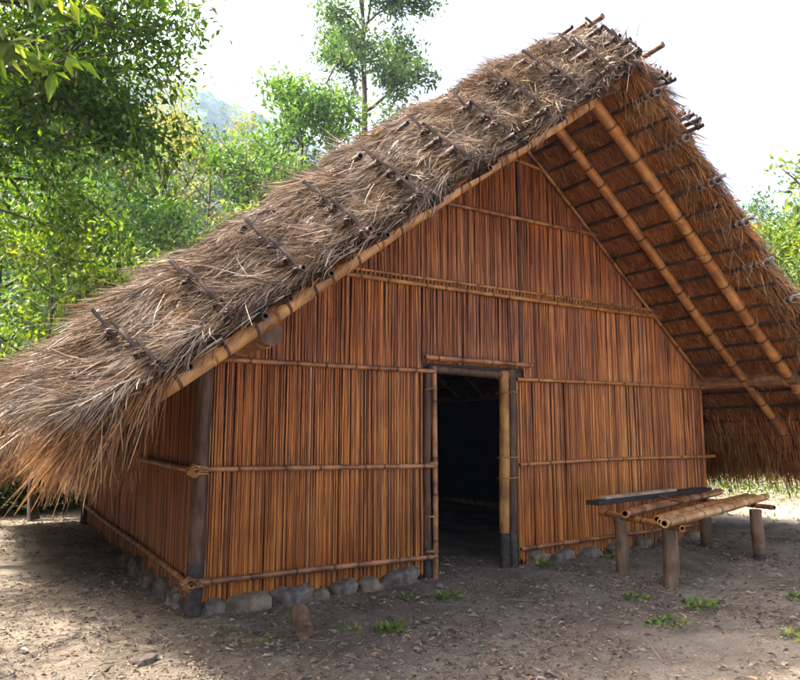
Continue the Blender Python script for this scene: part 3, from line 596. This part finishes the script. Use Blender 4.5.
# ------------------------------------------------------------------ trees
def branchy(mbw, p, d, L, r, depth, tips, split=3, spread=.6, up=.1, wig=.12, mi=0, minr=.006):
    k = 6; P = [np.array(p, float)]; d = norm(np.array(d, float)); dd = d
    for i in range(k):
        dd = norm(dd + rng.normal(0, wig, 3) + [0, 0, up * .3]); P.append(P[-1] + dd * L / k)
    P = np.array(P); R = np.linspace(r, r * .45 if depth else r * .2, k + 1); mbw.tube(P, np.maximum(R, minr), 8 if r > .05 else 5, mi, cap=False)
    if depth <= 1: tips.append(P)
    if depth == 0: return
    for j in range(split):
        f = random.uniform(.35, .95) if j < split - 1 else 1.0; i = f * k; i0 = min(int(i), k - 1); q = P[i0] + (P[i0 + 1] - P[i0]) * (i - i0)
        ax = norm(P[min(i0 + 1, k)] - P[i0]); s = norm(np.cross(ax, rng.normal(0, 1, 3))); nd = norm(ax * (1 - spread * .5) + s * spread * random.uniform(.6, 1.2) + np.array([0, 0, up]))
        branchy(mbw, q, nd, L * random.uniform(.5, .72), r * .55, depth - 1, tips, split, spread, up, wig, mi, minr)
def crown(tips, nper, size, spread, lm, asp=.45, out=.5, droop=.2):
    mb = MB(); T = np.array(tips); k = len(T)
    ti = np.repeat(np.arange(k), nper); s = rng.random(len(ti)) * (T.shape[1] - 1); i0 = s.astype(int); f = (s - i0)[:, None]
    P = T[ti, i0] * (1 - f) + T[ti, np.minimum(i0 + 1, T.shape[1] - 1)] * f; ax = norm(T[:, -1] - T[:, 0])[ti]
    P = P + rng.normal(0, spread, P.shape) * [1, 1, .7]; D = ax * out + rng.normal(0, .7, P.shape) - [0, 0, droop]
    leaves(mb, P, D, rng.uniform(.5, 1.3, len(P)) * size, 0, asp, .14); return mb
def tree(name, label, base, h, lm, size, nper, seed, trunk_r=.12, clear=.35, nb=9, blen=.35, depth=2, split=3, spread=.6, up=.15, cspread=.2, group=None, bark='bark', lean=(0, 0), asp=.45, shape='round', cat='tree', extra=None):
    global rng; rng = np.random.default_rng(seed); random.seed(seed)
    root = empty(name, base, label, cat, group); w = MB(); tips = []; k = 10; t = np.linspace(0, 1, k)
    P = np.stack([lean[0] * t ** 1.5 * h + .012 * h * np.sin(t * 5 + seed), lean[1] * t ** 1.5 * h + .02 * h * np.cos(t * 4 + seed) - .02 * h * math.cos(seed), t * h], -1)
    P[0, :2] *= 0; w.tube(P, trunk_r * (1 - .8 * t) * (1 + .4 * np.exp(-t * 14)), 10, 0, cap=False)
    for i in range(nb):
        f = clear + (1 - clear) * (i + random.random() * .6) / nb; f = min(f, .98); q = np.array([np.interp(f, t, P[:, c]) for c in range(3)]); an = i * 2.4 + random.uniform(-.5, .5)
        g_ = (f - clear) / (1 - clear); ln = {'round': .6 + .6 * math.sin(PI * min(1, g_ * .9 + .15)), 'cone': 1.15 - .75 * g_, 'wide': 1.0}[shape] * blen * h
        branchy(w, q, (math.cos(an), math.sin(an), .15 + .8 * g_), ln, trunk_r * .42 * (1 - .5 * g_), depth, tips, split, spread, up)
    for e in (extra or []): branchy(w, np.array(e[0]) - base, e[1], e[2], e[3], e[4], tips, e[5], spread, up if len(e) < 7 else e[6])
    w.build('trunk', M[bark], root); crown(tips, nper, size, cspread, lm, asp).build('crown', M[lm], root, smooth=False)
    return root
# big dark tree rooted left of the frame, its limbs reaching into the picture
tree('broadleaf_tree', 'large dark green leafy tree at left, limbs overhanging towards the roof', (-3.6, 4.6, 0), 8.2, 'leaf_dark', .125, 112, 11, .13, .44, 18, .30, 2, 3, .7, .05, .17, asp=.42,
     extra=[((-3.5, 4.6, 5.0), (1, .0, .22), 2.5, .045, 2, 5), ((-3.5, 4.6, 5.6), (1, .15, .2), 2.7, .045, 2, 5), ((-3.5, 4.6, 6.2), (1, .0, .30), 2.8, .045, 2, 5), ((-3.5, 4.6, 6.8), (1, .25, .2), 2.8, .045, 2, 5), ((-3.5, 4.6, 7.2), (1, .1, .25), 3.4, .045, 2, 5)])
# near tree rooted left of the frame, leafy twigs with big leaves hang into the top left corner
rng = np.random.default_rng(5); random.seed(5)
nt0 = empty('overhanging_tree', (-4.4, -1.9, 0), 'bright big-leaved branch hanging into the top left corner', 'tree'); w_ = MB(); lv = MB(); org = np.array([-4.4, -1.9, 0])
def curve(p, q, sag, k=12): t = np.linspace(0, 1, k)[:, None]; P = np.array(p) * (1 - t) + np.array(q) * t; P[:, 2] += (sag * np.sin(t * PI))[:, 0]; return P + rng.normal(0, .008, P.shape)
w_.tube(curve((0, 0, 0), (.1, .05, 3.7), 0), np.linspace(.10, .06, 12), 10)
mainb = [curve((.1, .05, 3.55), np.array([-1.6, -2.2, 3.55]) - org, .12), curve((.1, .05, 3.3), np.array([-1.75, -2.3, 3.28]) - org, .10), curve((.1, .05, 3.7), np.array([-1.5, -2.1, 3.85]) - org, .1)]
for B_ in mainb: w_.tube(B_, np.linspace(.035, .008, 12), 7)
for E_ in ((-1.26, -2.3, 3.10), (-1.34, -2.3, 3.0), (-1.45, -2.35, 3.07), (-1.27, -2.3, 3.3), (-1.36, -2.25, 3.42), (-1.56, -2.3, 3.04), (-1.5, -2.1, 3.2), (-1.2, -2.2, 3.45), (-1.62, -2.4, 3.25), (-1.8, -2.3, 3.1), (-1.42, -2.0, 3.5), (-1.9, -2.2, 3.4), (-1.25, -1.95, 3.62)):
    e = np.array(E_) - org; B_ = min(mainb, key=lambda q: np.linalg.norm(q[9] - e)); T_ = curve(B_[random.choice((7, 8, 9, 10))], e, .03, 9); w_.tube(T_, np.linspace(.007, .002, 9), 5)
    k = 32; i = rng.uniform(1, 8, k); i0 = np.minimum(i.astype(int), 7); f = (i - i0)[:, None]; P = T_[i0] * (1 - f) + T_[i0 + 1] * f; ax = norm(T_[-1] - T_[0])
    leaves(lv, P, ax * .5 + rng.normal(0, .55, (k, 3)) - [0, 0, .25], rng.uniform(.08, .15, k), 0, .40, .2)
w_.build('trunk', M['bark'], nt0); lv.build('crown', M['leaf_bright'], nt0, smooth=False)
def at(px, d): # polar placing round the camera: picture column, distance in metres
    an = math.radians(31.5) + math.atan((px - 400) / 686); return (-1.52 + d * math.sin(an), -5.58 + d * math.cos(an), 0)
tree('tall_tree', 'tall slender tree with open layered crown rising behind the roof', at(352, 26), 22, 'leaf_pale', .21, 130, 31, .24, .36, 24, .092, 2, 3, .75, .02, .28, bark='bark', shape='round')
tree('bushy_tree', 'dense rounded green tree just left of the tall slender tree', at(297, 24), 12.4, 'leaf_mid', .24, 70, 41, .22, .3, 18, .20, 2, 3, .7, .1, .35)
tree('bushy_tree', 'bright green bush behind the roof, between yellowish tree and rounded tree', at(248, 19), 6.6, 'leaf_bright', .17, 50, 43, .14, .3, 14, .22, 2, 3, .7, .1, .25)
tree('sparse_tree', 'yellowish thin-leaved tree with bare limbs showing, left of the hill gap', at(200, 30), 13.4, 'leaf_olive', .20, 40, 47, .18, .3, 15, .26, 2, 3, .6, .1, .3)
tree('sparse_tree', 'yellow green tree with open forked trunk above the left roof edge', at(150, 24), 11, 'leaf_olive', .16, 40, 53, .13, .28, 12, .3, 2, 3, .6, .12, .3)
tree('bushy_tree', 'dark green bush behind the leaning left roof edge', at(118, 21), 7.2, 'leaf_mid', .2, 60, 59, .14, .2, 14, .26, 2, 3, .7, .1, .28)
tree('leafy_shrub', 'bright lime shrub at far left above the thatch', at(40, 13), 4.5, 'leaf_bright', .16, 40, 61, .07, .3, 12, .28, 2, 3, .7, .1, .2, cat='shrub')
tree('leafy_shrub', 'low bright green shrub beside the roof crest at left', at(95, 16), 4.9, 'leaf_bright', .17, 44, 67, .08, .35, 11, .26, 2, 3, .7, .1, .22, cat='shrub')
tree('bushy_tree', 'tall mid green tree filling the left edge behind the dark tree', at(-10, 20), 10.5, 'leaf_mid', .22, 70, 71, .18, .2, 18, .24, 2, 3, .7, .1, .35)
tree('bushy_tree', 'mid green tree deep behind the dark left tree', at(70, 27), 11.5, 'leaf_mid', .26, 70, 73, .18, .2, 18, .22, 2, 3, .7, .1, .4)
tree('airy_tree', 'pale airy tree peeking out behind the right roof edge', at(790, 21), 7.2, 'leaf_pale', .15, 40, 79, .12, .35, 12, .16, 2, 3, .6, .15, .25)
tree('airy_tree', 'light green bush low at the right edge behind the roof', at(812, 18), 5.4, 'leaf_bright', .14, 60, 83, .1, .3, 12, .22, 2, 3, .6, .15, .22)
bx, by, _ = at(905, 12)
tree('roadside_tree', 'bright leafy branch tip reaching in from the right edge', (bx, by, 0), 5.6, 'leaf_bright', .12, 80, 89, .12, .55, 8, .14, 1, 3, .6, .1, .12,
     extra=[((bx, by, 4.7), (-.86, .40, .06), 1.25, .04, 1, 6, 0)])
rng = np.random.default_rng(99); random.seed(99)

# ------------------------------------------------------------------ hills and far woods
def hill(name, cx, cy, rx, ry, h, rot, res, bumps, seed, prof=1.0):
    n = res; u = np.linspace(-1, 1, n); A, B = np.meshgrid(u, u, indexing='ij'); c, s = math.cos(rot), math.sin(rot)
    x = cx + A * rx * c - B * ry * s; y = cy + A * rx * s + B * ry * c; q = np.clip(1 - np.sqrt(A ** 2 + B ** 2), 0, 1) ** prof
    P = np.stack([x, y, 0 * x], -1).reshape(-1, 3); z = h * sm(q * 1.25) * (1 + .12 * fbm(P / (rx * .35), 3, seed)).reshape(x.shape)
    z += bumps * (np.abs(fbm(P / (bumps * 2.2), 3, seed + 3))).reshape(x.shape) * (q > 0) - 2
    mb = MB(); i = np.arange(n - 1)[:, None] * n; j = np.arange(n - 1)[None]
    mb.add(np.stack([x, y, z], -1).reshape(-1, 3), np.stack([i + j, i + n + j, i + n + j + 1, i + j + 1], -1).reshape(-1, 4)); mb.build(name, M['hill'], kind='structure')
    return x, y, z
def azp(px, d): x, y, _ = at(px, d); return x, y
hx, hy = azp(130, 470); hill('hills', hx, hy, 340, 250, 225, 0, 240, 4.0, 5)
hx, hy = azp(235, 400); hill('hills', hx, hy, 130, 150, 118, 0, 200, 4.0, 9)
hx, hy = azp(900, 420); hill('hills', hx, hy, 190, 190, 100, 0, 150, 4.0, 15)
hx, hy = azp(120, 96); X_, Y_, Z_ = hill('hills', hx, hy, 70, 62, 35, 0, 90, 2.0, 21)
# wood on the near hillside: leaf clumps grouped in crowns
fo = MB(); n = 800; k = rng.integers(0, X_.size, n); C = np.stack([X_.ravel()[k], Y_.ravel()[k], Z_.ravel()[k]], -1); C = C[C[:, 2] > -1.5]; n = len(C)
per = 260; Q_ = norm(rng.normal(0, 1, (n, per, 3))) * rng.uniform(.55, 1, (n, per, 1)) * (rng.uniform(1.8, 3.6, (n, 1, 1)) * np.array([1, 1, .85])); P = (C[:, None] + [0, 0, 2.0] + Q_).reshape(-1, 3)
leaves(fo, P, rng.normal(0, 1, P.shape), rng.uniform(.4, .9, len(P)), 0, .6, .3)
fo.build('distant_wood', [M['forest']], kind='stuff', smooth=False)
# undergrowth strip right behind the hut and round the clearing
un = MB(); n = 46000; t = rng.random(n); px_ = rng.uniform(-260, 520, n); d = rng.uniform(14.5, 24, n); an = math.radians(31.5) + np.arctan((px_ - 400) / 686)
x = -1.52 + d * np.sin(an); y = -5.58 + d * np.cos(an); P = np.stack([x, y, 0 * x], -1); hh = np.clip(1.9 + fbm(P * .45, 3, 61) * 1.3, .3, 4); P[:, 2] = rng.random(n) ** .6 * hh
keep = (y > 8.2); P = P[keep]
leaves(un, P, rng.normal(0, .6, P.shape) + [0, 0, .4], rng.uniform(.1, .26, len(P)), 0, .4, .25); un.build('undergrowth', M['leaf_bright'], kind='stuff', smooth=False)
un = MB(); n = 22000; px_ = rng.uniform(600, 1250, n); d = rng.uniform(32, 48, n); an = math.radians(31.5) + np.arctan((px_ - 400) / 686)
x = -1.52 + d * np.sin(an); y = -5.58 + d * np.cos(an); P = np.stack([x, y, 0 * x], -1); hh = np.clip(2.2 + fbm(P * .3, 3, 63) * 1.6, .3, 5); P[:, 2] = gz(x, y) + rng.random(n) ** .6 * hh
leaves(un, P, rng.normal(0, .6, P.shape) + [0, 0, .4], rng.uniform(.2, .4, n), 0, .4, .25); un.build('undergrowth', M['leaf_mid'], kind='stuff', smooth=False)

# thickets round the hut; the tall unseen ones added to block light
un = MB(); n = 60000; x = rng.uniform(11, 23, n); y = rng.uniform(9, 14, n); P = np.stack([x, y, 0 * x], -1); hh = np.clip(6.2 + fbm(P * .35, 3, 71) * 2.4, .5, 8.5); P[:, 2] = rng.random(n) ** .8 * hh
leaves(un, P, rng.normal(0, .6, P.shape) + [0, 0, .4], rng.uniform(.2, .4, n), 0, .4, .2); un.build('undergrowth', M['leaf_mid'], kind='stuff', smooth=False)  # mostly hidden by the roof, added to shade the ground at right
un = MB(); n = 14000; x = rng.uniform(-5.5, .2, n); y = rng.uniform(8.3, 10, n); P = np.stack([x, y, 0 * x], -1); hh = np.clip(1.5 + fbm(P * .6, 3, 73) * .6, .4, 2.4); P[:, 2] = rng.random(n) ** .8 * hh
leaves(un, P, rng.normal(0, .6, P.shape) + [0, 0, .4], rng.uniform(.1, .22, n), 0, .4, .2); un.build('undergrowth', M['leaf_dark'], kind='stuff', smooth=False)
un = MB(); n = 42000; x = rng.uniform(-8.5, -4.9, n); y = rng.uniform(-3, 12, n); P = np.stack([x, y, 0 * x], -1); hh = np.clip(4.1 + fbm(P * .6, 3, 67) * 1.2, .5, 5.5); P[:, 2] = rng.random(n) ** .8 * hh
leaves(un, P, rng.normal(0, .6, P.shape) + [0, 0, .4], rng.uniform(.14, .3, n), 0, .4, .25); un.build('undergrowth', M['leaf_dark'], kind='stuff', smooth=False)  # out of frame, added to hold light off the left wall and ground

# ------------------------------------------------------------------ haze
HAZE = True
if HAZE:
    mb = MB(); mb.box((0, 60, 138), (1500, 1500, 284)); m = bpy.data.materials.new('haze_air'); m.use_nodes = True; nt = m.node_tree; nt.nodes.clear()
    out = nt.nodes.new('ShaderNodeOutputMaterial'); v = nt.nodes.new('ShaderNodeVolumePrincipled'); v.inputs['Color'].default_value = (.50, .72, 1, 1); v.inputs['Density'].default_value = .00038; v.inputs['Anisotropy'].default_value = .2
    nt.links.new(v.outputs[0], out.inputs['Volume']); mb.build('haze', m, kind='stuff', smooth=False)

# ------------------------------------------------------------------ light
SUN_AZ, SUN_EL = math.radians(-55), math.radians(50)      # azimuth from +Y towards +X
w = bpy.data.worlds.new('World'); S.world = w; w.use_nodes = True; nt = w.node_tree; nt.nodes.clear()
sky = nt.nodes.new('ShaderNodeTexSky'); sky.sky_type = 'NISHITA'; sky.sun_disc = False; sky.sun_elevation = SUN_EL; sky.sun_rotation = SUN_AZ
sky.air_density = .35; sky.dust_density = 9.0; sky.ozone_density = .6
bg = nt.nodes.new('ShaderNodeBackground'); bg.inputs[1].default_value = .15; wo = nt.nodes.new('ShaderNodeOutputWorld')
nt.links.new(sky.outputs[0], bg.inputs[0]); nt.links.new(bg.outputs[0], wo.inputs[0])
sd = bpy.data.lights.new('sun', 'SUN'); sd.energy = 3.2; sd.angle = math.radians(.5); sd.color = (1, .94, .84)
so = bpy.data.objects.new('sun', sd); COL.objects.link(so)
dirv = Vector((math.sin(SUN_AZ) * math.cos(SUN_EL), math.cos(SUN_AZ) * math.cos(SUN_EL), math.sin(SUN_EL))); so.rotation_euler = dirv.to_track_quat('Z', 'Y').to_euler()

# ------------------------------------------------------------------ camera
cd = bpy.data.cameras.new('camera'); cam = bpy.data.objects.new('camera', cd); COL.objects.link(cam); S.camera = cam
cd.sensor_width = 36; cd.lens = 680 / 800 * 36; cd.clip_end = 3000; cd.clip_start = .05
cam.location = (-1.52, -5.58, 1.4); cam.rotation_euler = (math.radians(90 + 7.87), 0, math.radians(-31.5))
S.view_settings.view_transform = 'Standard'; S.view_settings.look = 'None'; S.view_settings.gamma = 1; S.view_settings.exposure = 2.85
S.render.engine = 'CYCLES'; c = S.cycles; c.use_denoising = True; c.max_bounces = 7; c.diffuse_bounces = 3; c.glossy_bounces = 2; c.transmission_bounces = 4; c.volume_bounces = 0; c.transparent_max_bounces = 4
c.use_adaptive_sampling = True; c.adaptive_threshold = .02; c.sample_clamp_indirect = 6
